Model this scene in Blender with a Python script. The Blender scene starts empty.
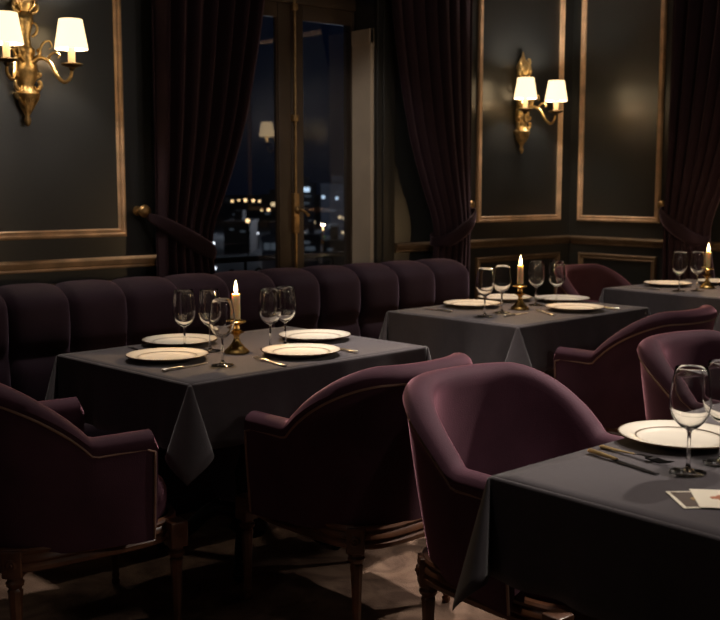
import bpy, math, random
from mathutils import Vector, Matrix
PI = math.pi
sin, cos, rad = math.sin, math.cos, math.radians
random.seed(7)
SC = bpy.context.scene
COL = SC.collection

# ------------------------------------------------------------------ materials
def mat(name, base, rough=0.5, metal=0.0, spec=0.5, sheen=0.0, sheen_tint=(1, 1, 1), sheen_rough=0.4,
        emit=None, emit_s=0.0, noise=0.0, nscale=20.0, bump=0.0, bscale=200.0, sss=0.0, coat=0.0):
    m = bpy.data.materials.new(name); m.use_nodes = True
    nt = m.node_tree; b = nt.nodes['Principled BSDF']
    b.inputs['Base Color'].default_value = (*base, 1)
    b.inputs['Roughness'].default_value = rough
    b.inputs['Metallic'].default_value = metal
    b.inputs['Specular IOR Level'].default_value = spec
    b.inputs['Coat Weight'].default_value = coat
    b.inputs['Coat Roughness'].default_value = min(rough, 0.30)
    if sheen:
        b.inputs['Sheen Weight'].default_value = sheen
        b.inputs['Sheen Tint'].default_value = (*sheen_tint, 1)
        b.inputs['Sheen Roughness'].default_value = sheen_rough
    if emit:
        b.inputs['Emission Color'].default_value = (*emit, 1)
        b.inputs['Emission Strength'].default_value = emit_s
    if sss:
        b.inputs['Subsurface Weight'].default_value = sss
        b.inputs['Subsurface Radius'].default_value = (0.03, 0.015, 0.006)
        b.inputs['Subsurface Scale'].default_value = 1.0
    tc = None
    if noise or bump:
        tc = nt.nodes.new('ShaderNodeTexCoord')
    if noise:
        n = nt.nodes.new('ShaderNodeTexNoise'); n.inputs['Scale'].default_value = nscale
        n.inputs['Detail'].default_value = 5
        nt.links.new(tc.outputs['Object'], n.inputs['Vector'])
        r = nt.nodes.new('ShaderNodeValToRGB')
        r.color_ramp.elements[0].position = 0.3; r.color_ramp.elements[1].position = 0.7
        r.color_ramp.elements[0].color = (*[c * (1 - noise) for c in base], 1)
        r.color_ramp.elements[1].color = (*[min(1, c * (1 + noise)) for c in base], 1)
        nt.links.new(n.outputs['Fac'], r.inputs['Fac'])
        nt.links.new(r.outputs['Color'], b.inputs['Base Color'])
    if bump:
        n2 = nt.nodes.new('ShaderNodeTexNoise'); n2.inputs['Scale'].default_value = bscale
        nt.links.new(tc.outputs['Object'], n2.inputs['Vector'])
        bp = nt.nodes.new('ShaderNodeBump'); bp.inputs['Strength'].default_value = bump
        bp.inputs['Distance'].default_value = 0.01
        nt.links.new(n2.outputs['Fac'], bp.inputs['Height'])
        nt.links.new(bp.outputs['Normal'], b.inputs['Normal'])
    return m

def glass_mat(name, tint=(1, 1, 1), ior=1.45, rough=0.0, edge=1.0):
    m = bpy.data.materials.new(name); m.use_nodes = True
    nt = m.node_tree; nt.nodes.clear()
    out = nt.nodes.new('ShaderNodeOutputMaterial')
    mix = nt.nodes.new('ShaderNodeMixShader')
    tr = nt.nodes.new('ShaderNodeBsdfTransparent'); tr.inputs['Color'].default_value = (*tint, 1)
    gl = nt.nodes.new('ShaderNodeBsdfGlossy'); gl.inputs['Roughness'].default_value = rough
    lw = nt.nodes.new('ShaderNodeLayerWeight'); lw.inputs['Blend'].default_value = 0.5
    pw = nt.nodes.new('ShaderNodeMath'); pw.operation = 'POWER'; pw.inputs[1].default_value = 5.0 / edge
    nt.links.new(lw.outputs['Facing'], pw.inputs[0])
    mu = nt.nodes.new('ShaderNodeMath'); mu.operation = 'MULTIPLY_ADD'; mu.inputs[1].default_value = 0.92; mu.inputs[2].default_value = ((ior - 1) / (ior + 1)) ** 2 * 2
    nt.links.new(pw.outputs[0], mu.inputs[0])
    nt.links.new(mu.outputs[0], mix.inputs['Fac'])
    nt.links.new(tr.outputs['BSDF'], mix.inputs[1]); nt.links.new(gl.outputs['BSDF'], mix.inputs[2])
    nt.links.new(mix.outputs['Shader'], out.inputs['Surface'])
    return m

def real_glass(name):
    m = bpy.data.materials.new(name); m.use_nodes = True
    b = m.node_tree.nodes['Principled BSDF']
    b.inputs['Base Color'].default_value = (1, 0.995, 0.985, 1); b.inputs['Roughness'].default_value = 0.0
    b.inputs['Transmission Weight'].default_value = 1.0; b.inputs['IOR'].default_value = 1.48
    return m

def emit_mat(name, col, s):
    return mat(name, (0, 0, 0), 0.5, emit=col, emit_s=s)

def carpet_mat():
    m = bpy.data.materials.new('carpet'); m.use_nodes = True
    nt = m.node_tree; b = nt.nodes['Principled BSDF']; b.inputs['Roughness'].default_value = 0.85
    b.inputs['Specular IOR Level'].default_value = 0.2
    tc = nt.nodes.new('ShaderNodeTexCoord')
    n = nt.nodes.new('ShaderNodeTexNoise'); n.inputs['Scale'].default_value = 5; n.inputs['Detail'].default_value = 6
    n.inputs['Distortion'].default_value = 1.6
    v = nt.nodes.new('ShaderNodeTexVoronoi'); v.inputs['Scale'].default_value = 7
    n3 = nt.nodes.new('ShaderNodeTexNoise'); n3.inputs['Scale'].default_value = 160
    for x in (n, v, n3): nt.links.new(tc.outputs['Object'], x.inputs['Vector'])
    r = nt.nodes.new('ShaderNodeValToRGB')
    e = r.color_ramp.elements
    e[0].position = 0.35; e[0].color = (0.105, 0.062, 0.044, 1)
    e[1].position = 0.62; e[1].color = (0.22, 0.14, 0.098, 1)
    mx = nt.nodes.new('ShaderNodeMixRGB'); mx.blend_type = 'MULTIPLY'; mx.inputs['Fac'].default_value = 0.45
    r2 = nt.nodes.new('ShaderNodeValToRGB')
    r2.color_ramp.elements[0].position = 0.05; r2.color_ramp.elements[0].color = (0.5, 0.42, 0.36, 1)
    r2.color_ramp.elements[1].position = 0.5; r2.color_ramp.elements[1].color = (1, 1, 1, 1)
    nt.links.new(n.outputs['Fac'], r.inputs['Fac']); nt.links.new(v.outputs['Distance'], r2.inputs['Fac'])
    nt.links.new(r.outputs['Color'], mx.inputs['Color1']); nt.links.new(r2.outputs['Color'], mx.inputs['Color2'])
    nt.links.new(mx.outputs['Color'], b.inputs['Base Color'])
    bp = nt.nodes.new('ShaderNodeBump'); bp.inputs['Strength'].default_value = 0.35; bp.inputs['Distance'].default_value = 0.01
    nt.links.new(n3.outputs['Fac'], bp.inputs['Height']); nt.links.new(bp.outputs['Normal'], b.inputs['Normal'])
    return m

M = dict(
    wall=mat('wall_paint', (0.0155, 0.0175, 0.0185), 0.32, spec=1.0, coat=0.7, bump=0.05, bscale=35, noise=0.06, nscale=3),
    ceil=mat('ceiling_paint', (0.05, 0.047, 0.042), 0.7),
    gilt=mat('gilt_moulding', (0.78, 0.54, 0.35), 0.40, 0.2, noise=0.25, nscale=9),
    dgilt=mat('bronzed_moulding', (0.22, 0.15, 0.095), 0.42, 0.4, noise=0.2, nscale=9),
    base=mat('dark_woodwork', (0.022, 0.022, 0.02), 0.45),
    carpet=carpet_mat(),
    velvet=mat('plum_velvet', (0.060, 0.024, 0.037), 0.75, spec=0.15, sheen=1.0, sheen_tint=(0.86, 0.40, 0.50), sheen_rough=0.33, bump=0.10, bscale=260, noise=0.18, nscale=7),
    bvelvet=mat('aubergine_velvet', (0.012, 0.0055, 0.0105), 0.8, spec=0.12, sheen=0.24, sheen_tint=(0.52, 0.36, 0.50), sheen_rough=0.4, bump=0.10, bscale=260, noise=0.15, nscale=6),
    drape=mat('aubergine_curtain', (0.021, 0.0105, 0.0165), 0.8, spec=0.15, sheen=0.50, sheen_tint=(0.55, 0.38, 0.48), sheen_rough=0.4, bump=0.08, bscale=200, noise=0.15, nscale=8),
    tie=mat('curtain_tieback', (0.045, 0.012, 0.03), 0.7, spec=0.2, sheen=0.45, sheen_tint=(0.6, 0.3, 0.42)),
    piping=mat('tarnished_gold_piping', (0.28, 0.17, 0.12), 0.45, 0.45, bump=0.3, bscale=300),
    wood=mat('carved_walnut', (0.105, 0.042, 0.020), 0.36, spec=0.5, noise=0.35, nscale=14),
    iron=mat('black_iron', (0.02, 0.018, 0.016), 0.4, 0.7),
    ttop=mat('table_board', (0.03, 0.02, 0.015), 0.5),
    cloth=mat('charcoal_linen', (0.070, 0.060, 0.066), 0.85, spec=0.2, sheen=0.22, bump=0.14, bscale=420, noise=0.05, nscale=40),
    china=mat('ivory_china', (0.80, 0.73, 0.62), 0.22, spec=0.5, coat=0.3),
    band=mat('gilt_line', (0.16, 0.11, 0.07), 0.35, 0.6),
    brass=mat('polished_brass', (0.70, 0.44, 0.15), 0.24, 1.0),
    abrass=mat('antique_brass', (0.62, 0.44, 0.20), 0.34, 0.9, noise=0.45, nscale=30, bump=0.35, bscale=70),
    dbrass=mat('aged_brass', (0.46, 0.30, 0.14), 0.36, 0.85, noise=0.3, nscale=25),
    dark_brass=mat('blackened_brass', (0.10, 0.065, 0.03), 0.38, 0.9),
    steel=mat('silver_cutlery', (0.72, 0.68, 0.62), 0.28, 1.0),
    dsteel=mat('dark_steel', (0.055, 0.052, 0.055), 0.3, 1.0),
    ghandle=mat('gold_handle', (0.62, 0.43, 0.20), 0.34, 0.85),
    wax=mat('candle_wax', (0.88, 0.70, 0.46), 0.5, sss=0.8),
    sleeve=mat('ivory_sleeve', (0.75, 0.60, 0.38), 0.5, emit=(1, 0.68, 0.3), emit_s=0.55),
    flame=emit_mat('flame', (1.0, 0.72, 0.34), 22),
    wick=mat('wick', (0.01, 0.01, 0.01), 0.9),
    shade=mat('lit_lampshade', (0.8, 0.7, 0.55), 0.8, emit=(1.0, 0.72, 0.40), emit_s=2.0),
    bulb=emit_mat('bulb', (1, 0.8, 0.5), 12),
    glass=real_glass('wine_glass'),
    pane=glass_mat('window_pane', (0.96, 0.97, 1.0), 1.5, 0.0, 1.0),
    wframe=mat('bronze_window_paint', (0.075, 0.053, 0.037), 0.4, spec=0.5, noise=0.15, nscale=6),
    reveal=mat('stone_reveal', (0.55, 0.46, 0.36), 0.6, noise=0.1, nscale=5),
    card_w=mat('cream_card', (0.80, 0.72, 0.58), 0.5),
    card_d=mat('umber_print', (0.085, 0.058, 0.045), 0.5),
    motif_r=mat('russet_motif', (0.50, 0.17, 0.08), 0.5),
    motif_g=mat('ochre_motif', (0.42, 0.27, 0.10), 0.5),
    grey=mat('grey_print', (0.45, 0.42, 0.36), 0.5),
    globe=mat('fill_pendant_globe', (0.7, 0.65, 0.6), 0.4, emit=(1, 0.85, 0.7), emit_s=0.6),
    lens=emit_mat('added_downlight_lens', (1, 0.85, 0.66), 6),
    metalw=mat('added_downlight_ring', (0.3, 0.25, 0.18), 0.4, 0.8),
    asphalt=mat('night_ground', (0.03, 0.032, 0.036), 0.8, noise=0.4, nscale=0.05),
    bld=mat('facade_slate', (0.060, 0.068, 0.09), 0.8, noise=0.2, nscale=0.3),
    bld2=mat('facade_brown', (0.06, 0.052, 0.048), 0.8, noise=0.2, nscale=0.3),
    w_cool=emit_mat('cool_lit_window', (0.62, 0.82, 1.0), 1.1),
    w_dim=emit_mat('dim_lit_window', (0.55, 0.68, 0.8), 0.07),
    w_warm=emit_mat('warm_lit_window', (1.0, 0.74, 0.40), 0.9),
    l_warm=emit_mat('street_lamp_glow', (1.0, 0.66, 0.30), 3.0),
    l_white=emit_mat('white_lamp_glow', (0.90, 0.95, 1.0), 3.0),
)

# ------------------------------------------------------------------ mesh helpers
class MB:
    def __init__(s): s.v = []; s.f = []
    def add(s, vs, fs, mtx=None):
        o = len(s.v)
        for p in vs:
            p = Vector(p)
            s.v.append(tuple(mtx @ p) if mtx else tuple(p))
        s.f += [tuple(i + o for i in f) for f in fs]
        return s
    def box(s, x0, x1, y0, y1, z0, z1, b=0.0, mtx=None):
        if b <= 0:
            vs = [(x, y, z) for z in (z0, z1) for y in (y0, y1) for x in (x0, x1)]
            fs = [(0, 2, 3, 1), (4, 5, 7, 6), (0, 1, 5, 4), (2, 6, 7, 3), (0, 4, 6, 2), (1, 3, 7, 5)]
            return s.add(vs, fs, mtx)
        import bmesh
        bm = bmesh.new()
        bmesh.ops.create_cube(bm, size=1)
        for v in bm.verts:
            v.co = Vector(((x0 + x1) / 2 + v.co.x * (x1 - x0), (y0 + y1) / 2 + v.co.y * (y1 - y0), (z0 + z1) / 2 + v.co.z * (z1 - z0)))
        bmesh.ops.bevel(bm, geom=bm.edges[:], offset=b, segments=3, affect='EDGES', profile=0.5)
        bm.verts.index_update()
        s.add([v.co.copy() for v in bm.verts], [tuple(v.index for v in f.verts) for f in bm.faces], mtx)
        bm.free(); return s
    def grid(s, fn, nu, nv, closed_u=False, mtx=None):
        """fn(i,j) -> point, i in 0..nu, j in 0..nv"""
        cu = nu if closed_u else nu + 1
        vs = [fn(i, j) for j in range(nv + 1) for i in range(cu)]
        fs = []
        for j in range(nv):
            for i in range(nu):
                i2 = (i + 1) % cu if closed_u else i + 1
                fs.append((j * cu + i, j * cu + i2, (j + 1) * cu + i2, (j + 1) * cu + i))
        return s.add(vs, fs, mtx)
    def lathe(s, prof, n=24, mtx=None, sx=1.0, sy=1.0):
        """prof list of (r,z) bottom to top; caps are closed when r is 0"""
        m = len(prof)
        vs = [(r * cos(2 * PI * i / n) * sx, r * sin(2 * PI * i / n) * sy, z) for r, z in prof for i in range(n)]
        fs = [(j * n + i, j * n + (i + 1) % n, (j + 1) * n + (i + 1) % n, (j + 1) * n + i) for j in range(m - 1) for i in range(n)]
        return s.add(vs, fs, mtx)
    def tube(s, pts, r, n=8, caps=True, mtx=None, flat=1.0):
        pts = [Vector(p) for p in pts]
        rs = r if isinstance(r, (list, tuple)) else [r] * len(pts)
        vs = []; up = Vector((0, 0, 1)); prev = None
        for k, p in enumerate(pts):
            t = (pts[min(k + 1, len(pts) - 1)] - pts[max(k - 1, 0)]).normalized()
            if prev is None:
                a = t.cross(up)
                if a.length < 1e-3: a = t.cross(Vector((1, 0, 0)))
            else:
                a = prev - t * prev.dot(t)
            a.normalize(); prev = a; bb = t.cross(a)
            for i in range(n):
                an = 2 * PI * i / n
                vs.append(p + a * cos(an) * rs[k] + bb * sin(an) * rs[k] * flat)
        fs = [(k * n + i, k * n + (i + 1) % n, (k + 1) * n + (i + 1) % n, (k + 1) * n + i) for k in range(len(pts) - 1) for i in range(n)]
        if caps:
            fs.append(tuple(range(n))[::-1]); fs.append(tuple((len(pts) - 1) * n + i for i in range(n)))
        return s.add(vs, fs, mtx)
    def ball(s, c, r, n=12, sz=1.0, mtx=None):
        prof = [(max(1e-4, r * sin(PI * k / 8)), c[2] - r * sz * cos(PI * k / 8)) for k in range(9)]
        o = len(s.v); s.lathe(prof, n)
        for i in range(o, len(s.v)):
            x, y, z = s.v[i]; p = Vector((x + c[0], y + c[1], z)); s.v[i] = tuple(mtx @ p) if mtx else tuple(p)
        return s
    def build(s, name, m, parent=None, smooth=40, loc=None, solid=0.0, subsurf=0):
        me = bpy.data.meshes.new(name); me.from_pydata([tuple(v) for v in s.v], [], s.f); me.validate()
        import bmesh
        bm = bmesh.new(); bm.from_mesh(me); bmesh.ops.recalc_face_normals(bm, faces=bm.faces[:]); bm.to_mesh(me); bm.free()
        me.materials.append(m)
        if smooth:
            me.shade_smooth(); me.set_sharp_from_angle(angle=rad(smooth))
        o = bpy.data.objects.new(name, me); COL.objects.link(o)
        if parent: o.parent = parent
        if loc: o.location = loc
        if solid:
            d = o.modifiers.new('thickness', 'SOLIDIFY'); d.thickness = solid; d.offset = 0
        if subsurf:
            d = o.modifiers.new('round', 'SUBSURF'); d.levels = subsurf; d.render_levels = subsurf
        return o

def catmull(pts, n=8):
    P = [Vector(p) for p in pts]; P = [2 * P[0] - P[1]] + P + [2 * P[-1] - P[-2]]
    out = []
    for k in range(1, len(P) - 2):
        for j in range(n):
            t = j / n
            out.append(0.5 * ((2 * P[k]) + (P[k + 1] - P[k - 1]) * t + (2 * P[k - 1] - 5 * P[k] + 4 * P[k + 1] - P[k + 2]) * t * t
                              + (3 * P[k] - P[k - 1] - 3 * P[k + 1] + P[k + 2]) * t ** 3))
    out.append(P[-2]); return out

def tag(o, label=None, cat=None, group=None, kind=None):
    if label: o['label'] = label
    if cat: o['category'] = cat
    if group: o['group'] = group
    if kind: o['kind'] = kind
    return o
def empty(name, loc=(0, 0, 0), rz=0.0):
    o = bpy.data.objects.new(name, None); COL.objects.link(o); o.location = loc; o.rotation_euler = (0, 0, rad(rz))
    o.empty_display_size = 0.1; return o
def copy_tree(o, parent=None):
    c = o.copy(); COL.objects.link(c)
    if parent: c.parent = parent
    for ch in list(o.children): copy_tree(ch, c)
    return c
def struct(o): o['kind'] = 'structure'; return o
def smooth01(t): t = max(0, min(1, t)); return t * t * (3 - 2 * t)
def lerp(a, b, t): return a + (b - a) * t
def interp(xs, ys, x):
    if x <= xs[0]: return ys[0]
    for k in range(len(xs) - 1):
        if x <= xs[k + 1]:
            return lerp(ys[k], ys[k + 1], (x - xs[k]) / (xs[k + 1] - xs[k]))
    return ys[-1]

# ------------------------------------------------------------------ room shell (metres; back wall is y=5, right wall is x=6.18)
YB, XR, XL, YF, H = 5.0, 6.18, -1.2, -2.6, 3.05
WX0, WX1, WZ1 = 3.06, 4.28, 2.62           # french window opening
struct(MB().box(XL, XR, YF, YB, -0.05, 0).build('floor', M['carpet'], smooth=0))
struct(MB().box(XL, XR, YF, YB, H, H + 0.05).build('ceiling', M['ceil'], smooth=0))
w = MB(); T = 0.30
w.box(XL, WX0, YB, YB + T, -0.05, H + 0.05); w.box(WX1, XR + T, YB, YB + T, -0.05, H + 0.05)
w.box(WX0, WX1, YB, YB + T, WZ1, H + 0.05); w.box(WX0, WX1, YB, YB + T, -0.05, 0.12)
struct(w.build('wall_back', M['wall'], smooth=0))
struct(MB().box(XR, XR + T, YF, YB, -0.05, H + 0.05).build('wall_right', M['wall'], smooth=0))
struct(MB().box(XL - T, XL, YF, YB + T, -0.05, H + 0.05).build('wall_left', M['wall'], smooth=0))
struct(MB().box(XL - T, XR + T, YF - T, YF, -0.05, H + 0.05).build('wall_front', M['wall'], smooth=0))

def moulding_frame(name, x0, x1, z0, z1, plane, wd=0.042, m=None):
    """picture-frame moulding: stepped profile swept around a rectangle; plane 'back' or 'right' (x0,x1 run along the wall)"""
    prof = [(0, 0), (0, 0.012), (0.006, 0.020), (0.014, 0.022), (0.020, 0.013), (0.028, 0.013), (0.034, 0.017), (wd, 0.010), (wd, 0)]
    corners = [(x0, z0, 1, 1), (x1, z0, -1, 1), (x1, z1, -1, -1), (x0, z1, 1, -1)]
    mb = MB()
    def fn(i, j):
        cx, cz, sx, sz = corners[i % 4]; a, d = prof[j]
        a, c = cx + sx * a, cz + sz * a
        return (a, YB - d, c) if plane == 'back' else (XR - d, a, c)
    mb.grid(fn, 4, len(prof) - 1, closed_u=True)
    return struct(mb.build(name, m or M['gilt'], smooth=25))
def rail(name, a0, a1, plane, z=0.955, m=None):
    prof = [(-0.034, 0), (-0.034, 0.010), (-0.028, 0.016), (-0.018, 0.014), (-0.012, 0.024), (0.0, 0.030), (0.012, 0.034), (0.020, 0.030), (0.022, 0.022), (0.026, 0.0)]
    def fn(i, j):
        a = a0 if i == 0 else a1
        dz, d = prof[j]
        return (a, YB - d, z + dz) if plane == 'back' else (XR - d, a, z + dz)
    mb = MB().grid(fn, 1, len(prof) - 1)
    for i in (0, 1): mb.add([fn(i, j) for j in range(len(prof))], [tuple(range(len(prof)))])
    return struct(mb.build(name, m or M['gilt'], smooth=30))
moulding_frame('trim_1', 1.05, 2.575, 1.085, 2.80, 'back')
moulding_frame('trim_2', 5.19, 6.07, 1.095, 2.80, 'back')
moulding_frame('trim_3', 4.215, 4.92, 1.09, 2.80, 'right')
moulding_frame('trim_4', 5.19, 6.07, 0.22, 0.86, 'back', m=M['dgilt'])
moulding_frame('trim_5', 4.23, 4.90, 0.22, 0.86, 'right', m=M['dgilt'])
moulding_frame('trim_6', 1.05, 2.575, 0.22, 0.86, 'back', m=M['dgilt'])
moulding_frame('trim_7', -0.75, 0.85, 1.085, 2.80, 'back')
moulding_frame('trim_8', 1.2, 2.75, 1.09, 2.80, 'right')
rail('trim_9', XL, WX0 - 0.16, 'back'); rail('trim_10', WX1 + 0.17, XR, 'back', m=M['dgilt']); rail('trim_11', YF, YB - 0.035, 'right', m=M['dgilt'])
def baseb(name, x0, x1, y0, y1):
    struct(MB().box(x0, x1, y0, y1, 0, 0.13, 0.006).build(name, M['base']))
baseb('baseboard_back', XL + .02, XR - .02, YB - 0.02, YB); baseb('baseboard_right', XR - 0.02, XR, YF + .02, YB - .02)
baseb('baseboard_left', XL, XL + 0.02, YF + .02, YB - .02); baseb('baseboard_front', XL + .02, XR - .02, YF, YF + 0.02)

# ------------------------------------------------------------------ french window
YG = YB + 0.20
win = empty('window_1', (0, 0, 0)); struct(win)
f = MB()                                                            # fixed outer frame
f.box(WX0, WX0 + 0.03, YG - 0.02, YG + 0.06, 0.12, WZ1); f.box(WX1 - 0.012, WX1, YG + 0.01, YG + 0.06, 0.12, WZ1)
f.box(WX0, WX1, YG - 0.02, YG + 0.06, WZ1 - 0.06, WZ1); f.box(WX0, WX1, YG - 0.02, YG + 0.06, 0.12, 0.17)
f.box(WX0, WX1, YG - 0.03, YG + 0.05, 2.42, 2.49, 0.008)
f.build('window_frame', M['wframe'], win)
def casement(x0, x1, sl, sr):
    c = MB()
    z0, z1 = 0.17, 2.42
    c.box(x0, x0 + sl, YG - 0.015, YG + 0.035, z0, z1, 0.006); c.box(x1 - sr, x1, YG - 0.015, YG + 0.035, z0, z1, 0.006)
    c.box(x0 + sl, x1 - sr, YG - 0.012, YG + 0.032, z1 - 0.085, z1, 0.005); c.box(x0 + sl, x1 - sr, YG - 0.012, YG + 0.032, z0, z0 + 0.22, 0.005)
    # glazing bead
    for a, b_ in ((x0 + sl, x0 + sl + 0.008), (x1 - sr - 0.008, x1 - sr)): c.box(a, b_, YG - 0.004, YG + 0.02, z0 + .22, z1 - .085)
    o = c.build('casement', M['wframe'], win)
    MB().box(x0 + sl - 0.004, x1 - sr + 0.004, YG + 0.006, YG + 0.012, z0 + .21, z1 - .08).build('pane', M['pane'], o, smooth=0)
casement(WX0 + 0.03, 3.785, 0.05, 0.095); casement(3.787, WX1 - 0.002, 0.085, 0.016)
b = MB()                                                            # espagnolette bolt on the meeting stiles
RX = 3.798; RY = YG - 0.035
b.tube([(RX, RY, 0.2), (RX, RY, 2.46)], 0.0085, 10)
for z in (0.5, 2.40, 1.75): b.box(RX - 0.018, RX + 0.018, RY - 0.012, YG - 0.01, z - 0.02, z + 0.02, 0.004)
b.lathe([(0.001, 2.47), (0.013, 2.475), (0.016, 2.49), (0.011, 2.505), (0.001, 2.52)], 12, Matrix.Translation((RX, RY, -0.01)))
bolt = b.build('espagnolette_bolt', M['dbrass'], win)
h = MB()
h.box(RX - 0.02, RX + 0.02, RY - 0.012, YG - 0.01, 1.06, 1.30, 0.006)
h.ball((RX, RY - 0.012, 1.20), 0.022)
h.tube(catmull([(RX, RY - 0.015, 1.20), (RX + 0.012, RY - 0.045, 1.20), (RX + 0.035, RY - 0.05, 1.185), (RX + 0.06, RY - 0.048, 1.165)]), [0.009] * 12 + [0.008] * 9 + [0.011] * 4, 8)
h.build('window_handle', M['dbrass'], bolt)
# light stone lining on the reveal and dark casing round the opening
t = MB(); t.box(WX1 - 0.026, WX1 + 0.001, YB + 0.004, YG - 0.017, 0.12, 2.30); t.box(WX1 - 0.034, WX1, YB + 0.004, YG - 0.018, 2.21, 2.30, 0.004)
t.box(WX0 - 0.001, WX0 + 0.012, YB + 0.004, YG - 0.03, 0.12, 2.30)
struct(t.build('trim_12', M['reveal'], smooth=0))
t = MB()
for a, b_ in ((WX0 - 0.15, WX0), (WX1, WX1 + 0.15)):
    t.box(a, b_, YB - 0.03, YB, 0, WZ1 + 0.15, 0.008); t.box(a + 0.04, b_ - 0.04, YB - 0.042, YB - 0.028, 0.1, WZ1, 0.006)
t.box(WX0, WX1, YB - 0.03, YB, WZ1, WZ1 + 0.15, 0.008)
struct(t.build('trim_13', M['base']))

# ------------------------------------------------------------------ curtains
def make_curtain(x_side, sgn, y, along='back', seed=0):
    """x_side: outer (straight) edge, sgn: +1 when the cloth spreads towards greater x from it; along 'right' uses the right wall"""
    rnd = random.Random(seed)
    NF = 7; NU, NV = 168, 64; ZT, ZB, ZTIE = 2.87, 0.015, 1.06
    ph = [rnd.uniform(-0.5, 0.5) for _ in range(NF + 2)]
    def wid(z):
        return interp([0.0, 0.6, 0.95, 1.06, 1.15, 1.35, 1.65, 2.0, 2.4, 2.9], [0.46, 0.40, 0.335, 0.32, 0.345, 0.43, 0.535, 0.62, 0.70, 0.75], z)
    zs = [ZT + (ZB - ZT) * j / NV for j in range(NV + 1)]
    def pt(i, j):
        u = i / NU; z = zs[j]
        wz = sum(wid(z + d) for d in (-0.09, -0.045, 0, 0.045, 0.09)) / 5
        # outer edge keeps straight; folds bunch towards the tie
        s = u * wz
        tight = 1 - abs(z - ZTIE) / 1.2
        tight = max(0, tight)
        fold = 2 * PI * NF * u + ph[int(u * NF)] * 0.0
        amp = lerp(0.046, 0.030, tight) * (0.85 + 0.3 * sin(3.1 * u * PI + seed))
        d = amp * (sin(fold) + 0.28 * sin(2 * fold + 1.1 + seed))
        s += 0.012 * sin(fold * 1.0 + 1.2) * (1 - 0.4 * tight)
        # bundle swells forward at the tie's middle, cinches at the band
        belly = 0.035 * tight * sin(PI * u)
        dd = d - belly + 0.016 * sin(2.3 * z + seed) * u
        if along == 'back': return (x_side + sgn * s, y + dd, z)
        return (y + dd, x_side + sgn * s, z)
    mid = Vector(pt(NU // 2, NV)); root = empty('curtain', (mid.x, mid.y, 0))
    off = Vector(root.location)
    MB().grid(lambda i, j: Vector(pt(i, j)) - off, NU, NV).build('drape', M['drape'], root, smooth=180, solid=0.006)
    # tieback: band of the same velvet slung from the wall knob round the bundle
    def bandpt(tn):
        # tn 0..1 from knob across the front and round behind
        keys = [(-0.030, 0.045, 1.195), (0.002, -0.045, 1.165), (0.09, -0.088, 1.105), (0.20, -0.094, 1.045), (0.29, -0.082, 1.005), (0.340, -0.01, 0.995), (0.30, 0.055, 1.02), (0.12, 0.065, 1.10), (-0.028, 0.050, 1.19)]
        return keys
    path = catmull(bandpt(0), 7)
    def bp(i, j):
        p = path[i]; k = i / (len(path) - 1)
        hw = 0.012 + 0.040 * sin(PI * min(1, k * 1.5)) if k < 0.55 else 0.028 - 0.016 * smooth01((k - 0.8) / 0.2)
        v = (j / 6 - 0.5) * 2
        off_ = 0.008 * (1 - v * v)
        q = Vector((x_side + sgn * p.x, y + p.y - off_, p.z + v * hw - 0.006 * v * v))
        if along == 'right': q = Vector((y + p.y - off_, x_side + sgn * p.x, p.z + v * hw))
        return q - off
    MB().grid(bp, len(path) - 1, 6).build('tieback', M['drape'], root, smooth=180, solid=0.008)
    # header tape with the hooks
    MB().grid(lambda i, j: Vector(pt(i, 0)) - off + Vector((0, 0, 0.04 * j)), NU, 1).build('heading', M['drape'], root, smooth=180, solid=0.012)
    return root
YC = YB - 0.125; XC = XR - 0.125
tag(make_curtain(2.685, 1, YC, 'back', 1), 'dark aubergine velvet curtain tied back at the left side of the tall window', 'curtain')
tag(make_curtain(5.010, -1, YC, 'back', 4), 'dark aubergine velvet curtain tied back between the window and the far two-shade sconce', 'curtain')
tag(make_curtain(4.100, -1, XC, 'right', 6), 'dark aubergine velvet curtain on the right wall behind the farthest table', 'curtain')
def knob(x, z, label, along='back', yy=None):
    prof = [(0.026, 0), (0.026, 0.008), (0.012, 0.012), (0.010, 0.05), (0.014, 0.062), (0.030, 0.070), (0.034, 0.080), (0.029, 0.094), (0.016, 0.103), (0.001, 0.105)]
    if along == 'back': o = MB().lathe(prof, 20, Matrix.Rotation(PI / 2, 4, 'X')).build('tieback_knob', M['dbrass'], loc=(x, YB, z))
    else: o = MB().lathe(prof, 20, Matrix.Rotation(-PI / 2, 4, 'Y')).build('tieback_knob', M['dbrass'], loc=(XR, x, z))
    return tag(o, label, 'knob', 'curtain tieback knobs')
knob(2.645, 1.215, 'round brass tieback knob on the wall left of the window curtain')
knob(5.055, 1.215, 'brass tieback knob at the right edge of the curtain beside the far sconce')
knob(4.150, 1.215, 'brass tieback knob on the right wall beside the curtain behind the farthest table', 'right')
def rod(x0, x1, z, along, label):
    r = empty('curtain_rod', ((x0 + x1) / 2, YB - 0.125, z) if along == 'back' else (XR - 0.125, (x0 + x1) / 2, z))
    L = (x1 - x0) / 2
    mx = Matrix.Rotation(PI / 2, 4, 'Y') if along == 'back' else Matrix.Rotation(-PI / 2, 4, 'X')
    MB().lathe([(0.001, -L), (0.016, -L), (0.016, L), (0.001, L)], 14, mx).build('pole', M['dbrass'], r)
    for s in (-1, 1):
        MB().lathe([(0.001, s * L), (0.026, s * (L + .012)), (0.034, s * (L + .04)), (0.02, s * (L + .07)), (0.001, s * (L + .085))], 14, mx).build('finial', M['dbrass'], r)
        q = MB()
        if along == 'back': q.box(s * (L - .06) - .012, s * (L - .06) + .012, 0, 0.125, -.012, .012)
        else: q.box(0, 0.125, s * (L - .06) - .012, s * (L - .06) + .012, -.012, .012)
        q.build('bracket', M['dbrass'], r)
    return tag(r, label, 'curtain rod')
rod(2.62, 5.25, 2.955, 'back', 'brass curtain pole over the tall back window')
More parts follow.
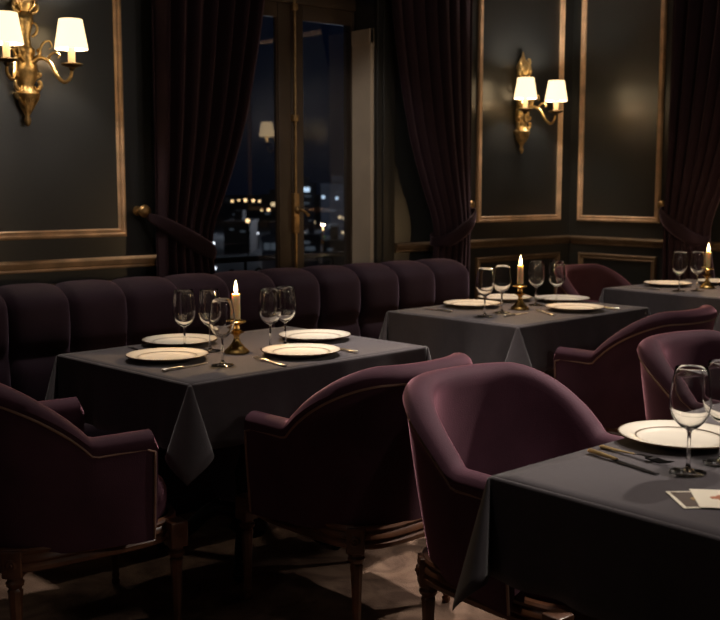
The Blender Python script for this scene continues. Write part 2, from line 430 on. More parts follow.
rod(2.6, 4.28, 2.955, 'right', 'brass curtain pole on the right wall')

# ------------------------------------------------------------------ wall sconces
def make_sconce():
    root = empty('wall_sconce', (0, 0, 0))           # origin on the wall, local -y into the room, z=0 at arm height
    bp = MB()
    # long tapering back body (flattened turned shape) with urn, waist, pendant tip and leafy crown
    prof = [(0.002, -0.335), (0.012, -0.325), (0.018, -0.305), (0.010, -0.285), (0.020, -0.268), (0.034, -0.245), (0.040, -0.215), (0.060, -0.195),
            (0.064, -0.18), (0.040, -0.165), (0.034, -0.14), (0.050, -0.11), (0.056, -0.07), (0.050, -0.03), (0.036, -0.005), (0.046, 0.012), (0.046, 0.03),
            (0.030, 0.045), (0.026, 0.09), (0.034, 0.13), (0.044, 0.165), (0.040, 0.19), (0.028, 0.205), (0.042, 0.225), (0.052, 0.255), (0.040, 0.285), (0.018, 0.315), (0.010, 0.335), (0.002, 0.365)]
    bp.lathe(prof, 20, Matrix.Translation((0, -0.032, 0)), 1.0, 0.85)
    bp.box(-0.030, 0.030, -0.016, 0, -0.24, 0.24, 0.006)
    bplate = bp.build('backplate', M['abrass'], root, 60)
    lf = MB()                                         # acanthus leaves curling off the body
    def scroll(x0, z0, dx, dz, s, r=0.010, turns=1.2, y=-0.045):
        pts = [(x0, y, z0)]
        for k in range(1, 16):
            a = k / 15 * turns * 2 * PI * 0.6; q = 1 - 0.62 * k / 15
            pts.append((x0 + s * (dx * k / 15 + 0.024 * sin(a) * q), y - 0.010 * sin(k / 15 * PI), z0 + dz * k / 15 + 0.024 * (1 - cos(a)) * q))
        lf.tube(pts, [r * (1 - 0.55 * k / 15) for k in range(16)], 7)
    for s in (-1, 1):
        scroll(s * 0.036, -0.01, 0.030, 0.02, s); scroll(s * 0.03, -0.17, 0.038, 0.03, s, 0.013)
        scroll(s * 0.032, 0.20, 0.024, 0.02, s, 0.011); scroll(s * 0.02, 0.255, 0.028, 0.045, s, 0.012); scroll(s * 0.03, 0.09, 0.018, 0.05, s, 0.008)
        scroll(s * 0.036, -0.10, 0.020, -0.02, s, 0.010)
    for k in range(5):                                # raised ribs on the urn and crown
        x = (k - 2) * 0.018
        lf.tube(catmull([(x * 0.6, -0.052, 0.21), (x * 1.2, -0.066, 0.25), (x * 0.5, -0.048, 0.30)], 5), 0.006, 6)
        lf.tube(catmull([(x * 0.5, -0.05, -0.25), (x * 1.4, -0.07 + abs(x) * .4, -0.19), (x * 0.8, -0.055, -0.145)], 5), 0.006, 6)
        lf.tube(catmull([(x, -0.06 + abs(x) * .3, -0.10), (x * 1.1, -0.068 + abs(x) * .3, -0.06), (x * 0.8, -0.056, -0.015)], 5), 0.005, 6)
    lf.build('acanthus_leaves', M['abrass'], bplate, 60)
    for s in (-1, 1):
        ax, ay = s * 0.158, -0.20
        base = [(s * 0.02, -0.06, -0.035), (s * 0.055, -0.085, -0.012), (s * 0.085, -0.12, -0.035), (s * 0.103, -0.15, -0.095), (s * 0.128, -0.178, -0.128), (ax - s * .004, ay + .01, -0.105), (ax, ay, -0.065)]
        am = MB(); pp = catmull(base, 7)
        am.tube(pp, [0.0105 - 0.003 * k / len(pp) for k in range(len(pp))], 9)
        am.tube(catmull([(s * 0.075, -0.105, -0.02), (s * 0.10, -0.125, 0.012), (s * 0.125, -0.14, 0.004), (s * 0.118, -0.138, -0.014)], 6), [0.007 - 0.0002 * k for k in range(19)], 7)
        am.tube(catmull([(s * 0.045, -0.08, -0.015), (s * 0.062, -0.085, 0.05), (s * 0.095, -0.09, 0.07), (s * 0.11, -0.09, 0.045), (s * 0.095, -0.09, 0.032)], 6), [0.007 - 0.0002 * k for k in range(25)], 7)
        arm = am.build('arm', M['abrass'], root, 60)
        MB().lathe([(0.001, -0.028), (0.012, -0.022), (0.016, -0.010), (0.046, 0.0), (0.052, 0.006), (0.050, 0.009), (0.014, 0.006), (0.016, 0.018), (0.001, 0.018)], 22,
                   Matrix.Translation((ax, ay, -0.050))).build('drip_pan', M['dark_brass'], arm)
        MB().lathe([(0.001, 0), (0.0165, 0), (0.0165, 0.075), (0.001, 0.076)], 16, Matrix.Translation((ax, ay, -0.035))).build('candle_sleeve', M['sleeve'], arm)
        sh = MB().lathe([(0.076, 0.070), (0.0765, 0.075), (0.060, 0.17), (0.054, 0.205), (0.0535, 0.209)], 32, Matrix.Translation((ax, ay, -0.045)))
        shade = sh.build('lamp_shade', M['shade'], arm, 60, solid=0.003)
        MB().lathe([(0.001, 0.088), (0.008, 0.09), (0.016, 0.115), (0.012, 0.14), (0.001, 0.155)], 12, Matrix.Translation((ax, ay, -0.055))).build('bulb', M['bulb'], arm)
    return root
SCONCE_W = 15
def sconce_lights(x, y, z, rz):
    for s in (-1, 1):
        p = Matrix.Rotation(rad(rz), 4, 'Z') @ Vector((s * 0.158, -0.20, 0))
        ld = bpy.data.lights.new('sconce_bulb', 'POINT'); ld.energy = SCONCE_W; ld.color = (1, 0.83, 0.66); ld.shadow_soft_size = 0.022
        lo = bpy.data.objects.new('sconce_bulb_light', ld); COL.objects.link(lo); lo.location = (x + p.x, y + p.y, z + 0.118)
s1 = make_sconce(); s1.location = (2.055, YB, 1.965)
tag(s1, 'large brass wall sconce with two lit shades at the upper left, on the left panel', 'wall lamp', 'brass two-arm wall sconces')
s2 = copy_tree(s1); s2.location = (5.605, YB, 1.900); s2['label'] = 'brass two-shade wall sconce on the far panel right of the middle curtain'
s3 = copy_tree(s1); s3.location = (XR, 1.97, 1.80); s3.rotation_euler = (0, 0, rad(-90)); s3['label'] = 'brass wall sconce seen only as a reflection in the window glass'
sconce_lights(2.055, YB, 1.965, 0); sconce_lights(5.605, YB, 1.900, 0); sconce_lights(XR, 1.97, 1.80, -90)

# ------------------------------------------------------------------ banquette
BX1, CH, NCH = 4.165, 0.259, 14
BX0 = BX1 - CH * NCH
bq = empty('banquette', (BX0, 4.03, 0))
sh = MB()
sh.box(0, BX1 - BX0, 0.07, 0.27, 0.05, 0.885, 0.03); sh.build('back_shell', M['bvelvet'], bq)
for k in range(NCH):
    x0, x1 = k * CH, (k + 1) * CH
    NX, NZ = 14, 30
    def fn(i, j, x0=x0, x1=x1):
        u = i / NX; v = j / NZ
        bu = max(0, 1 - abs(2 * u - 1) ** 3.6) ** 0.5       # puffed cross-section
        # vertical profile: path over the front then round over the top
        zf = 0.40 + v * 0.80
        lobe = 0.5 + 0.5 * abs(cos(PI * (v / 0.70 * 1.0 - 0.0) * 0.5 + PI * 0.0)) if False else 1.0
        pinch = math.exp(-((v - 0.37) / 0.045) ** 2)
        if v < 0.66:
            z = 0.42 + v / 0.66 * 0.445; y = 0.0
        else:
            a = (v - 0.66) / 0.34 * PI * 0.62; z = 0.865 + 0.050 * sin(a) * 1.0; y = 0.0 + 0.11 * (1 - cos(a))
        dep = 0.055 * bu * (1 - 0.45 * pinch) + 0.012 * sin(PI * min(1, v / 0.37)) * (v < 0.37) + 0.012 * sin(PI * min(1, max(0, (v - .37) / .35))) * (0.37 <= v < 0.72)
        ny, nz = (-1, 0) if v < 0.66 else (-cos((v - 0.66) / 0.34 * PI * 0.62), sin((v - 0.66) / 0.34 * PI * 0.62))
        return (lerp(x0, x1, u), 0.055 + y + ny * dep, z + nz * dep * 0.55)
    c = MB().grid(fn, NX, NZ)
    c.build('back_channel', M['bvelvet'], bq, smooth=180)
e = MB()                                                    # rounded upholstered end
e.grid(lambda i, j: (BX1 - BX0 - 0.003 + 0.02 * sin(PI * i / 6), 0.03 + 0.24 * i / 6, 0.05 + 0.85 * j / 4), 6, 4)
e.build('end_panel', M['bvelvet'], bq, smooth=180)
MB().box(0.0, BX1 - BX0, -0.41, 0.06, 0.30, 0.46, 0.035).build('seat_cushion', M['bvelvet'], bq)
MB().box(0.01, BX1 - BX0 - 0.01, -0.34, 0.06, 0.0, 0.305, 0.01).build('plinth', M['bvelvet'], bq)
tag(bq, 'long dark plum velvet banquette with channelled back running under the window', 'bench')

# ------------------------------------------------------------------ tub chairs (front is local +y)
ZB_ = 0.325
AW, AF, AY, BK = 0.285, 0.225, 0.02, -0.255        # half width, arm front, where the arc starts, back depth (mid-line of the shell)
def u_path(n_arm=10, n_arc=36):
    pts = []
    for k in range(n_arm): pts.append((-AW, lerp(AF, AY, k / n_arm)))
    for k in range(n_arc + 1):
        a = PI * k / n_arc
        ex = 0.86
        cx = -cos(a); sy = sin(a)
        pts.append((AW * math.copysign(abs(cx) ** ex, cx), AY + (BK - AY) * abs(sy) ** ex))
    for k in range(1, n_arm + 1): pts.append((AW, lerp(AY, AF, k / n_arm)))
    return pts
def rim_z(f):
    """f = 0 at the arm front, 1 at the middle of the back"""
    t = max(0, min(1, (f - 0.27) / 0.47))
    return 0.652 + 0.182 * (1 - (1 - t) ** 1.75) * smooth01((f - 0.22) / 0.10)
def shell_frames():
    P = u_path(); N = len(P)
    L = [0]
    for a, b_ in zip(P, P[1:]): L.append(L[-1] + math.hypot(b_[0] - a[0], b_[1] - a[1]))
    out = []
    for k, p in enumerate(P):
        a, b_ = P[max(0, k - 1)], P[min(N - 1, k + 1)]
        t = Vector((b_[0] - a[0], b_[1] - a[1], 0)).normalized()
        n = Vector((-t.y, t.x, 0)) * -1
        c = Vector((p[0], p[1], 0))
        if n.dot(c - Vector((0, 0.05, 0))) < 0: n = -n
        f = 1 - abs(2 * L[k] / L[-1] - 1)
        out.append((c, n, f, t))
    return out
FR = shell_frames()
def make_chair():
    root = empty('tub_armchair', (0, 0, 0))
    prof_n = 26
    def section(fr, j):
        c, n, f, t = fr
        top = rim_z(f)
        th = lerp(0.036, 0.046, smooth01(f)) * 0.9                        # half thickness
        flare = lambda z: -0.072 * (1 - (z - ZB_) / (top - ZB_)) ** 1.3 * lerp(0.25, 1, smooth01(f * 2))
        rr = th * 1.12
        zc = top - rr
        # outer side going up (0..9), roll (10..18), inner side going down (19..26)
        if j <= 9:
            z = lerp(ZB_, zc - 0.006, j / 9); d = th + flare(z)
        elif j <= 18:
            a = (j - 9.5) / 9 * PI; d = rr * cos(a) + 0.002; z = zc + rr * sin(a)
        else:
            z = lerp(zc - 0.008, ZB_ + 0.02, (j - 19) / 7); d = -th * 1.0 + 0.55 * flare(z) + 0.012 * sin(PI * (j - 19) / 7)
        return c + n * d + Vector((0, 0, z))
    N = len(FR)
    bk = MB()
    bk.grid(lambda i, j: section(FR[i], j), N - 1, prof_n)
    for i, s in ((0, 1), (N - 1, 1)):                                    # padded front faces of the arms
        ring = [section(FR[i], j) for j in range(prof_n + 1)]
        cen = sum(ring, Vector()) / len(ring)
        r2 = [cen + (p - cen) * 0.72 + Vector((0, 0.016, 0)) for p in ring]
        o = len(bk.v); m = len(ring)
        bk.add(ring + r2, [(k, k + 1, m + k + 1, m + k) for k in range(m - 1)] + [tuple(range(m, 2 * m))])
    bk.build('backrest', M['velvet'], root, smooth=60)
    pp = []                                                              # piping: up the arm front, along under the rim, down again
    def pipe_pt(i, drop=0.052):
        c, n, f, t = FR[i]
        z = rim_z(f) - drop
        th = lerp(0.036, 0.046, smooth01(f)) * 0.9
        return c + n * (th + 0.001 - 0.072 * (1 - (z - ZB_) / (rim_z(f) - ZB_)) ** 1.3) + Vector((0, 0, z))
    def front_col(i):
        c, n, f, t = FR[i]
        return [c + n * (0.0324 + 0.001 - 0.018 * (1 - q) ** 1.3) + Vector((0, 0.002, lerp(ZB_ + 0.005, rim_z(0) - 0.06, q))) for q in [k / 8 for k in range(9)]]
    pp = front_col(0) + [pipe_pt(i) for i in range(1, N - 1)] + front_col(N - 1)[::-1]
    MB().tube(pp, 0.0042, 6).build('piping', M['piping'], root, smooth=60)
    # seat
    def outline(k, n, inset=0.0, yf=0.375):
        # closed outline: U back following the shell's inside, gently bowed front
        a = 2 * PI * k / n
        cx, sy = cos(a), sin(a)
        ex = 0.62
        x = (AW - 0.046 - inset) * math.copysign(abs(cx) ** ex, cx)
        y = (yf - inset if sy > 0 else -(BK) - 0.036 - inset) * math.copysign(abs(sy) ** (ex if sy < 0 else 0.42), sy)
        return x, y
    sc = MB(); n = 48
    lay = [(0.03, 0.345), (0.004, 0.352), (0.0, 0.385), (0.0, 0.425), (0.008, 0.447), (0.03, 0.462), (0.09, 0.472), (0.2, 0.474)]
    lay = [(a + (0.014 if z < 1 else 0), z) for a, z in lay]
    sc.grid(lambda i, j: (*outline(i, n, lay[j][0]), lay[j][1]), n, len(lay) - 1, closed_u=True)
    o = len(sc.v) - n; sc.f.append(tuple(range(o, o + n)))
    sc.build('seat_cushion', M['velvet'], root, smooth=60)
    # carved seat rail: stepped profile swept round the outline
    rl = MB()
    rp = [(0.012, 0.352), (-0.004, 0.352), (-0.008, 0.345), (-0.004, 0.335), (-0.010, 0.328), (-0.012, 0.318), (-0.007, 0.310), (-0.013, 0.302), (-0.012, 0.290), (-0.004, 0.284), (0.03, 0.282), (0.035, 0.345)]
    rl.grid(lambda i, j: (*outline(i, 64, rp[j][0] - 0.002), rp[j][1]), 64, len(rp) - 1, closed_u=True)
    rl.build('seat_rail', M['wood'], root, smooth=35)
    # fluted tapering legs with a square rosette block
    for x, y in ((-0.238, 0.325), (0.238, 0.325), (-0.205, -0.150), (0.205, -0.150)):
        lg = MB()
        ang = 0 if y > 0 else math.atan2(x, -y)
        rot = Matrix.Translation((x, y, 0)) @ Matrix.Rotation(ang, 4, 'Z')
        lg.box(-0.028, 0.028, -0.028, 0.028, 0.272, 0.350, 0.004, rot)
        for s in (-1, 1):
            lg.lathe([(0.017, 0.0), (0.017, 0.003), (0.011, 0.006), (0.006, 0.005), (0.004, 0.009), (0.001, 0.009)], 12,
                     rot @ Matrix.Translation((0, s * 0.028, 0.312)) @ Matrix.Rotation(-s * PI / 2, 4, 'X'))
        prof = [(0.001, 0.0), (0.011, 0.0), (0.014, 0.008), (0.014, 0.016), (0.010, 0.022), (0.0135, 0.03), (0.0135, 0.036), (0.012, 0.042), (0.0135, 0.08), (0.0185, 0.20), (0.021, 0.232),
                (0.016, 0.238), (0.024, 0.246), (0.026, 0.255), (0.020, 0.262), (0.022, 0.273), (0.001, 0.273)]
        ng = 32
        vs = []
        for r, z in prof:
            for i in range(ng):
                fl = 1 - (0.09 * (0.5 + 0.5 * cos(8 * 2 * PI * i / ng)) if 0.042 <= z <= 0.232 else 0)
                vs.append((x + r * fl * cos(2 * PI * i / ng), y + r * fl * sin(2 * PI * i / ng), z))
        lg.add(vs, [(j * ng + i, j * ng + (i + 1) % ng, (j + 1) * ng + (i + 1) % ng, (j + 1) * ng + i) for j in range(len(prof) - 1) for i in range(ng)])
        lg.build('leg', M['wood'], root, smooth=35)
    return root
CHAIRS = [
    (1.225, 2.965, -94, 'plum velvet tub armchair seen from behind at the left edge, beside the nearest banquette table'),
    (2.105, 2.480, 5, 'plum velvet tub armchair with its back to us at the left candlelit table'),
    (2.110, 1.845, 180, 'plum velvet tub armchair in front, its open side towards the near table with the cards'),
    (3.185, 1.860, 180, 'plum velvet tub armchair cut by the right edge, behind the near wine glasses'),
    (3.865, 2.715, 5, 'plum velvet tub armchair with its back to us at the middle table with a candle'),
    (5.440, 4.110, 180, 'plum velvet tub armchair farthest away, at the corner by the right wall'),
]
ch0 = make_chair()
for k, (x, y, rz, lab) in enumerate(CHAIRS):
    c = ch0 if k == 0 else copy_tree(ch0)
    c.location = (x, y, 0); c.rotation_euler = (0, 0, rad(rz))
    tag(c, lab, 'armchair', 'plum velvet tub armchairs')

# ------------------------------------------------------------------ tables and cloths
TZ = 0.75; OV = 0.215
def cloth_mesh(L, W, seed, crease=None):
    """L along x, W along y, centred; drape with conical corner folds"""
    mb = MB(); hx, hy = L / 2, W / 2; R = 0.006; rnd = random.Random(seed)
    ST = [0, 0.012, 0.024, 0.036, 0.05, 0.10, 0.18, 0.28, 0.40, 0.52, 0.64, 0.76, 0.88, 1.0]; NT = len(ST) - 1
    # top
    mb.grid(lambda i, j: (lerp(-hx, hx, i / 24), lerp(-hy, hy, j / 20), 0.0006 * sin(i * 1.7) * sin(j * 1.1)), 24, 20)
    # four sides
    def side(p0, p1, nrm, sd, n=60):
        p0, p1, nrm = Vector(p0), Vector(p1), Vector(nrm); Ls = (p1 - p0).length
        f1, f2, ph = rnd.uniform(2.0, 3.2), rnd.uniform(4.5, 6.5), rnd.uniform(0, 6)
        def fn(i, j):
            u = i / n; s = ST[j] * OV
            if s < R * 1.6:
                a = s / (R * 1.6) * PI / 2; out = R * sin(a); dz = R * (1 - cos(a))
            else: out = R; dz = s - R * 0.6
            edge = min(1, min(u, 1 - u) * Ls / 0.10)
            k = (s / OV) ** 1.3
            wav = (0.010 * (1 + sin(f1 * 2 * PI * u + ph)) + 0.005 * sin(f2 * 2 * PI * u + ph * 2)) * k * smooth01(edge)
            if crease is not None and sd == crease[0]:
                wav += 0.012 * math.exp(-abs(u - crease[1]) * Ls / 0.012) * min(1, s / 0.02)
            q = p0.lerp(p1, u) + nrm * (out + 0.004 * k * edge + wav)
            return (q.x, q.y, -dz)
        mb.grid(fn, n, NT)
    side((-hx, -hy, 0), (hx, -hy, 0), (0, -1, 0), 0); side((hx, -hy, 0), (hx, hy, 0), (1, 0, 0), 1)
    side((hx, hy, 0), (-hx, hy, 0), (0, 1, 0), 2); side((-hx, hy, 0), (-hx, -hy, 0), (-1, 0, 0), 3)
    for sx in (-1, 1):
        for sy in (-1, 1):
            A, B = rnd.uniform(0.22, 0.30), rnd.uniform(0.34, 0.38); NP = 28
            ed = Vector((sx, sy, 0)).normalized(); et = Vector((sx, -sy, 0)).normalized()
            def fn(i, j, sx=sx, sy=sy, ed=ed, et=et, A=A, B=B):
                ph = PI / 2 * i / NP
                rm = OV / max(cos(ph), sin(ph)); r = rm * ST[j]
                la = 4 * ph
                o_ = A * (1 - cos(la)) / 2; t_ = B * sin(la) * (0.9 + 0.1 * cos(la))
                dz = math.sqrt(max(0.05, 1 - o_ * o_ - t_ * t_))
                # start on the rounded edge of the drape
                ox = R * cos(ph); oy = R * sin(ph); rr = min(1, r / (R * 1.6))
                q = Vector((sx * (hx + ox * rr), sy * (hy + oy * rr), 0)) + ed * (o_ * r) + et * (t_ * r)
                return (q.x, q.y, -max(0, r * dz - R * 0.6 * rr))
            mb.grid(fn, NP, NT)
    return mb
def make_table(x, y, L, W, rz, label, cloth_label, seed, crease=None):
    t = empty('pedestal_table', (x, y, 0), rz)
    MB().box(-L / 2, L / 2, -W / 2, W / 2, TZ - 0.035, TZ - 0.002, 0.003).build('tabletop', M['ttop'], t)
    MB().lathe([(0.001, 0.06), (0.055, 0.06), (0.075, 0.09), (0.06, 0.12), (0.035, 0.15), (0.045, 0.22), (0.052, 0.30), (0.032, 0.36), (0.030, 0.60), (0.045, 0.66), (0.14, 0.70), (0.14, 0.716), (0.001, 0.716)], 24).build('column', M['iron'], t)
    for k in range(4):
        a = PI / 4 + k * PI / 2
        d = Vector((cos(a), sin(a), 0))
        pts = catmull([d * 0.04 + Vector((0, 0, 0.15)), d * 0.13 + Vector((0, 0, 0.155)), d * 0.22 + Vector((0, 0, 0.085)), d * 0.28 + Vector((0, 0, 0.040)), d * 0.32 + Vector((0, 0, 0.046)), d * 0.335 + Vector((0, 0, 0.025))], 6)
        fm = MB().tube(pts, [0.032 - 0.012 * q / len(pts) for q in range(len(pts))], 10)
        fm.ball(tuple(d * 0.325 + Vector((0, 0, 0.022))), 0.022)
        fm.ball(tuple(d * 0.12 + Vector((0, 0, 0.175))), 0.022)
        fm.build('foot', M['iron'], t, 60)
    tag(t, label, 'table', 'pedestal tables under cloths')
    c = cloth_mesh(L + 0.012, W + 0.012, seed, crease).build('tablecloth', M['cloth'], smooth=50, solid=0.002)
    c.location = (x, y, TZ + 0.001); c.rotation_euler = (0, 0, rad(rz))
    tag(c, cloth_label, 'tablecloth', 'charcoal tablecloths')
    return t
def corner_table(xl, yb, L, W, rz, *a):
    """placed by its back-left corner"""
    q = Matrix.Rotation(rad(rz), 3, 'Z') @ Vector((L / 2, -W / 2, 0))
    return make_table(xl + q.x, yb + q.y, L, W, rz, *a)
corner_table(1.545, 3.515, 1.06, 0.78, 5.0, 'pedestal table with scrolled iron feet at the left end of the banquette', 'charcoal cloth on the left candlelit table, between two tub chairs', 1)
corner_table(3.300, 3.735, 1.02, 0.76, 4.0, 'pedestal table at the right end of the banquette', 'charcoal cloth on the middle table with a candle', 2)
corner_table(5.015, 3.775, 0.88, 0.76, 1.0, 'pedestal table farthest away, cut by the right edge', 'charcoal cloth on the farthest table near the right wall', 3)
corner_table(1.572, 1.447, 1.02, 0.78, 2.5, 'nearest pedestal table at the bottom right, hidden by its cloth', 'charcoal cloth on the nearest table with the cards', 4, (0, 0.27))
TOP = TZ + 0.0035

# ------------------------------------------------------------------ tableware
def make_plate():
    p = empty('dinner_plate', (0, 0, 0))
    MB().lathe([(0.001, 0.001), (0.078, 0.0), (0.085, 0.002), (0.098, 0.008), (0.134, 0.0165), (0.140, 0.0185), (0.1395, 0.0208), (0.133, 0.0200), (0.100, 0.0125), (0.090, 0.0075), (0.080, 0.0055), (0.001, 0.005)], 64).build('dish', M['china'], p, 50)
    g = MB().lathe([(0.0975, 0.0122), (0.0995, 0.0128), (0.1015, 0.0133)], 64)
    g.lathe([(0.1375, 0.0213), (0.1405, 0.0212), (0.1412, 0.0190), (0.1400, 0.0176)], 64)
    g.build('gilt_line', M['band'], p, 60)
    return p
def make_glass():
    g = empty('wine_glass', (0, 0, 0))
    MB().lathe([(0.0005, 0.0004), (0.0365, 0.0005), (0.0375, 0.0018), (0.034, 0.003), (0.016, 0.0055), (0.006, 0.010), (0.0042, 0.02), (0.0037, 0.05), (0.0040, 0.082), (0.006, 0.090), (0.0005, 0.0905)], 32).build('foot_and_stem', M['glass'], g, 80)
    MB().lathe([(0.0005, 0.088), (0.008, 0.091), (0.020, 0.0985), (0.031, 0.110), (0.0385, 0.125), (0.0425, 0.143), (0.0425, 0.158), (0.040, 0.180), (0.036, 0.205), (0.0330, 0.222), (0.0322, 0.2228), (0.0320, 0.2218), (0.0350, 0.205),
               (0.0390, 0.180), (0.0413, 0.158), (0.0412, 0.143), (0.037, 0.1265), (0.029, 0.112), (0.018, 0.101), (0.0005, 0.094)], 40).build('bowl', M['glass'], g, 80)
    return g
def make_candle():
    c = empty('candlestick', (0, 0, 0))
    MB().lathe([(0.001, 0.0), (0.044, 0.0), (0.046, 0.004), (0.042, 0.010), (0.030, 0.020), (0.018, 0.034), (0.011, 0.048), (0.010, 0.060), (0.016, 0.068), (0.027, 0.072), (0.029, 0.075), (0.020, 0.079), (0.013, 0.083), (0.012, 0.098),
               (0.016, 0.104), (0.034, 0.110), (0.036, 0.113), (0.033, 0.116), (0.017, 0.115), (0.016, 0.122), (0.001, 0.122)], 32).build('holder', M['brass'], c, 50)
    return c
def make_taper():
    c = empty('candle', (0, 0, 0))
    MB().lathe([(0.001, 0.0), (0.0145, 0.0), (0.0152, 0.02), (0.0148, 0.084), (0.0135, 0.090), (0.006, 0.088), (0.001, 0.086)], 24).build('wax', M['wax'], c, 50)
    MB().tube([(0, 0, 0.085), (0.001, 0, 0.098)], 0.0012, 6).build('wick', M['wick'], c)
    MB().lathe([(0.0008, 0.091), (0.0036, 0.094), (0.0064, 0.101), (0.0067, 0.108), (0.0050, 0.118), (0.0027, 0.128), (0.0005, 0.138)], 16).build('flame', M['flame'], c, 80)
    return c
def make_knife(hm, bm_):
    k = empty('table_knife', (0, 0, 0))       # runs along +y, handle at 0
    h = MB().tube([(0, 0, 0.006), (0, 0.004, 0.006), (0, 0.05, 0.0055), (0, 0.088, 0.005)], [0.004, 0.0075, 0.0065, 0.005], 10, flat=0.7)
    h.build('handle', M[hm], k, 60)
    n = 14
    def outl(t):                                                # blade outline
        return (-0.0045, 0.0105 * sin(min(1, (1 - t) * 4.2) * PI / 2) - 0.0045 * 0)
    b = MB(); up = []; 
    for i in range(n + 1):
        t = i / n; y = 0.086 + 0.125 * t
        xr = 0.0085 * min(1, 0.45 + t * 4) * (1 if t < 0.75 else math.sqrt(max(0.0, 1 - ((t - 0.75) / 0.25) ** 2)))
        up.append((-0.006 + 0.004 * t * t, xr, y))
    vs = [(a, y, 0.0028) for a, c, y in up] + [(c, y, 0.0018) for a, c, y in up] + [(a, y, 0.0005) for a, c, y in up] + [(c, y, 0.0008) for a, c, y in up]
    m = n + 1; fs = []
    for i in range(n):
        fs += [(i, i + 1, m + i + 1, m + i), (2 * m + i, 3 * m + i, 3 * m + i + 1, 2 * m + i + 1), (i, 2 * m + i, 2 * m + i + 1, i + 1), (m + i, m + i + 1, 3 * m + i + 1, 3 * m + i)]
    b.add(vs, fs); b.tube([(0, 0.080, 0.004), (0, 0.090, 0.0025)], [0.0052, 0.005], 8, flat=0.6)
    b.build('blade', M[bm_], k, 40)
    return k
def make_fork(hm, bm_):
    k = empty('table_fork', (0, 0, 0))
    h = MB().tube([(0, 0, 0.004), (0, 0.006, 0.004), (0, 0.05, 0.004), (0, 0.10, 0.006)], [0.005, 0.0085, 0.0060, 0.0035], 10, flat=0.45)
    h.build('handle', M[hm], k, 60)
    b = MB()
    b.tube([(0, 0.096, 0.006), (0, 0.125, 0.009), (0, 0.14, 0.007)], [0.0034, 0.005, 0.011], 10, flat=0.28)
    b.box(-0.0125, 0.0125, 0.136, 0.152, 0.0050, 0.0075, 0.001)
    for i in range(4):
        x = -0.0108 + i * 0.0072
        b.tube([(x, 0.150, 0.006), (x, 0.175, 0.0045), (x * 0.95, 0.198, 0.009)], [0.0021, 0.0019, 0.0008], 6)
    b.build('tines', M[bm_], k, 50)
    return k
PL, GL, CS, CD = make_plate(), make_glass(), make_candle(), make_taper()
KN, FK = make_knife('steel', 'steel'), make_fork('steel', 'steel')
KG, FG, KD = make_knife('ghandle', 'dsteel'), make_fork('ghandle', 'dsteel'), make_knife('dsteel', 'dsteel')
used = set()
def put(proto, x, y, label, cat, group, rz=0.0, z=TOP):
    o = proto if proto.name not in used else copy_tree(proto)
    used.add(proto.name)
    o.location = (x, y, z); o.rotation_euler = (0, 0, rad(rz)); tag(o, label, cat, group); return o
GP, GG, GC = 'ivory dinner plates', 'empty wine glasses', 'cutlery on the tables'
for x, y, lab in [
    (1.776, 3.167, 'front left ivory plate on the left candlelit table'),
    (1.988, 3.448, 'back left ivory plate on the left table, behind the wine glass stems'),
    (2.190, 2.953, 'front right ivory plate on the left table, beside the silver fork'),
    (2.455, 3.222, 'back right ivory plate on the left table, near the banquette'),
    (3.722, 3.605, 'left ivory plate on the middle table, by the banquette end'),
    (4.055, 3.690, 'ivory plate behind the wine glasses left of the middle candle'),
    (4.250, 3.470, 'back right ivory plate on the middle table, under the right glasses'),
    (3.990, 3.180, 'front right ivory plate on the middle table, nearest the chair back'),
    (5.392, 3.610, 'ivory plate left of the wine glasses on the farthest table'),
    (5.745, 3.480, 'ivory plate right of the candle on the farthest table, cut by the edge'),
    (2.112, 1.368, 'large ivory plate with a dark inner line on the nearest table'),
]: put(PL, x, y, lab, 'plate', GP)
for x, y, lab in [
    (1.912, 3.282, 'leftmost wine glass on the left table, over the front left plate'),
    (1.990, 3.235, 'second wine glass from the left on the left table'),
    (1.860, 2.948, 'wine glass standing foremost, just left of the candle on the left table'),
    (2.178, 3.125, 'wine glass first to the right of the candle on the left table'),
    (2.262, 3.150, 'rightmost wine glass on the left table, behind its front right plate'),
    (3.492, 3.300, 'leftmost wine glass on the middle table'),
    (3.655, 3.345, 'wine glass just left of the candle on the middle table'),
    (4.015, 3.445, 'wine glass just right of the candle on the middle table'),
    (4.100, 3.385, 'rightmost wine glass on the middle table'),
    (5.175, 3.390, 'left wine glass of the pair on the farthest table'),
    (5.262, 3.330, 'right wine glass of the pair beside the candle on the farthest table'),
    (1.896, 1.205, 'large wine glass in the foreground in front of the nearest plate'),
    (2.012, 1.200, 'wine glass cut by the right edge on the nearest table'),
]: put(GL, x, y, lab, 'wine glass', GG)
for x, y, nm in [(2.041, 3.140, 'left'), (3.822, 3.380, 'middle'), (5.452, 3.385, 'farthest')]:
    put(CS, x, y, 'turned brass candlestick on the %s table' % nm, 'candlestick', 'brass candlesticks')
    put(CD, x, y, 'short lit ivory candle in the brass stick on the %s table' % nm, 'candle', 'lit candles', z=TOP + 0.1225)
    ld = bpy.data.lights.new('candle_flame', 'POINT'); ld.energy = 5.0; ld.color = (1, 0.62, 0.28); ld.shadow_soft_size = 0.012
    lo = bpy.data.objects.new('candle_flame_light', ld); COL.objects.link(lo); lo.location = (x, y, TOP + 0.1225 + 0.137)
put(KN, 1.640, 2.960, 'silver knife in front of the front left plate on the left table', 'knife', GC, -75)
put(FK, 2.005, 2.790, 'silver fork between candle and front right plate on the left table', 'fork', GC, -3)
put(KN, 2.362, 2.850, 'silver knife right of the front right plate on the left table', 'knife', GC, 0)
put(KD, 1.800, 3.290, 'dark knife beside the back left plate, near the banquette', 'knife', GC, 0)
put(KN, 3.540, 3.225, 'silver knife lying under the left glasses on the middle table', 'knife', GC, -80)
put(FK, 3.745, 3.105, 'silver fork left of the front right plate on the middle table', 'fork', GC, -26)
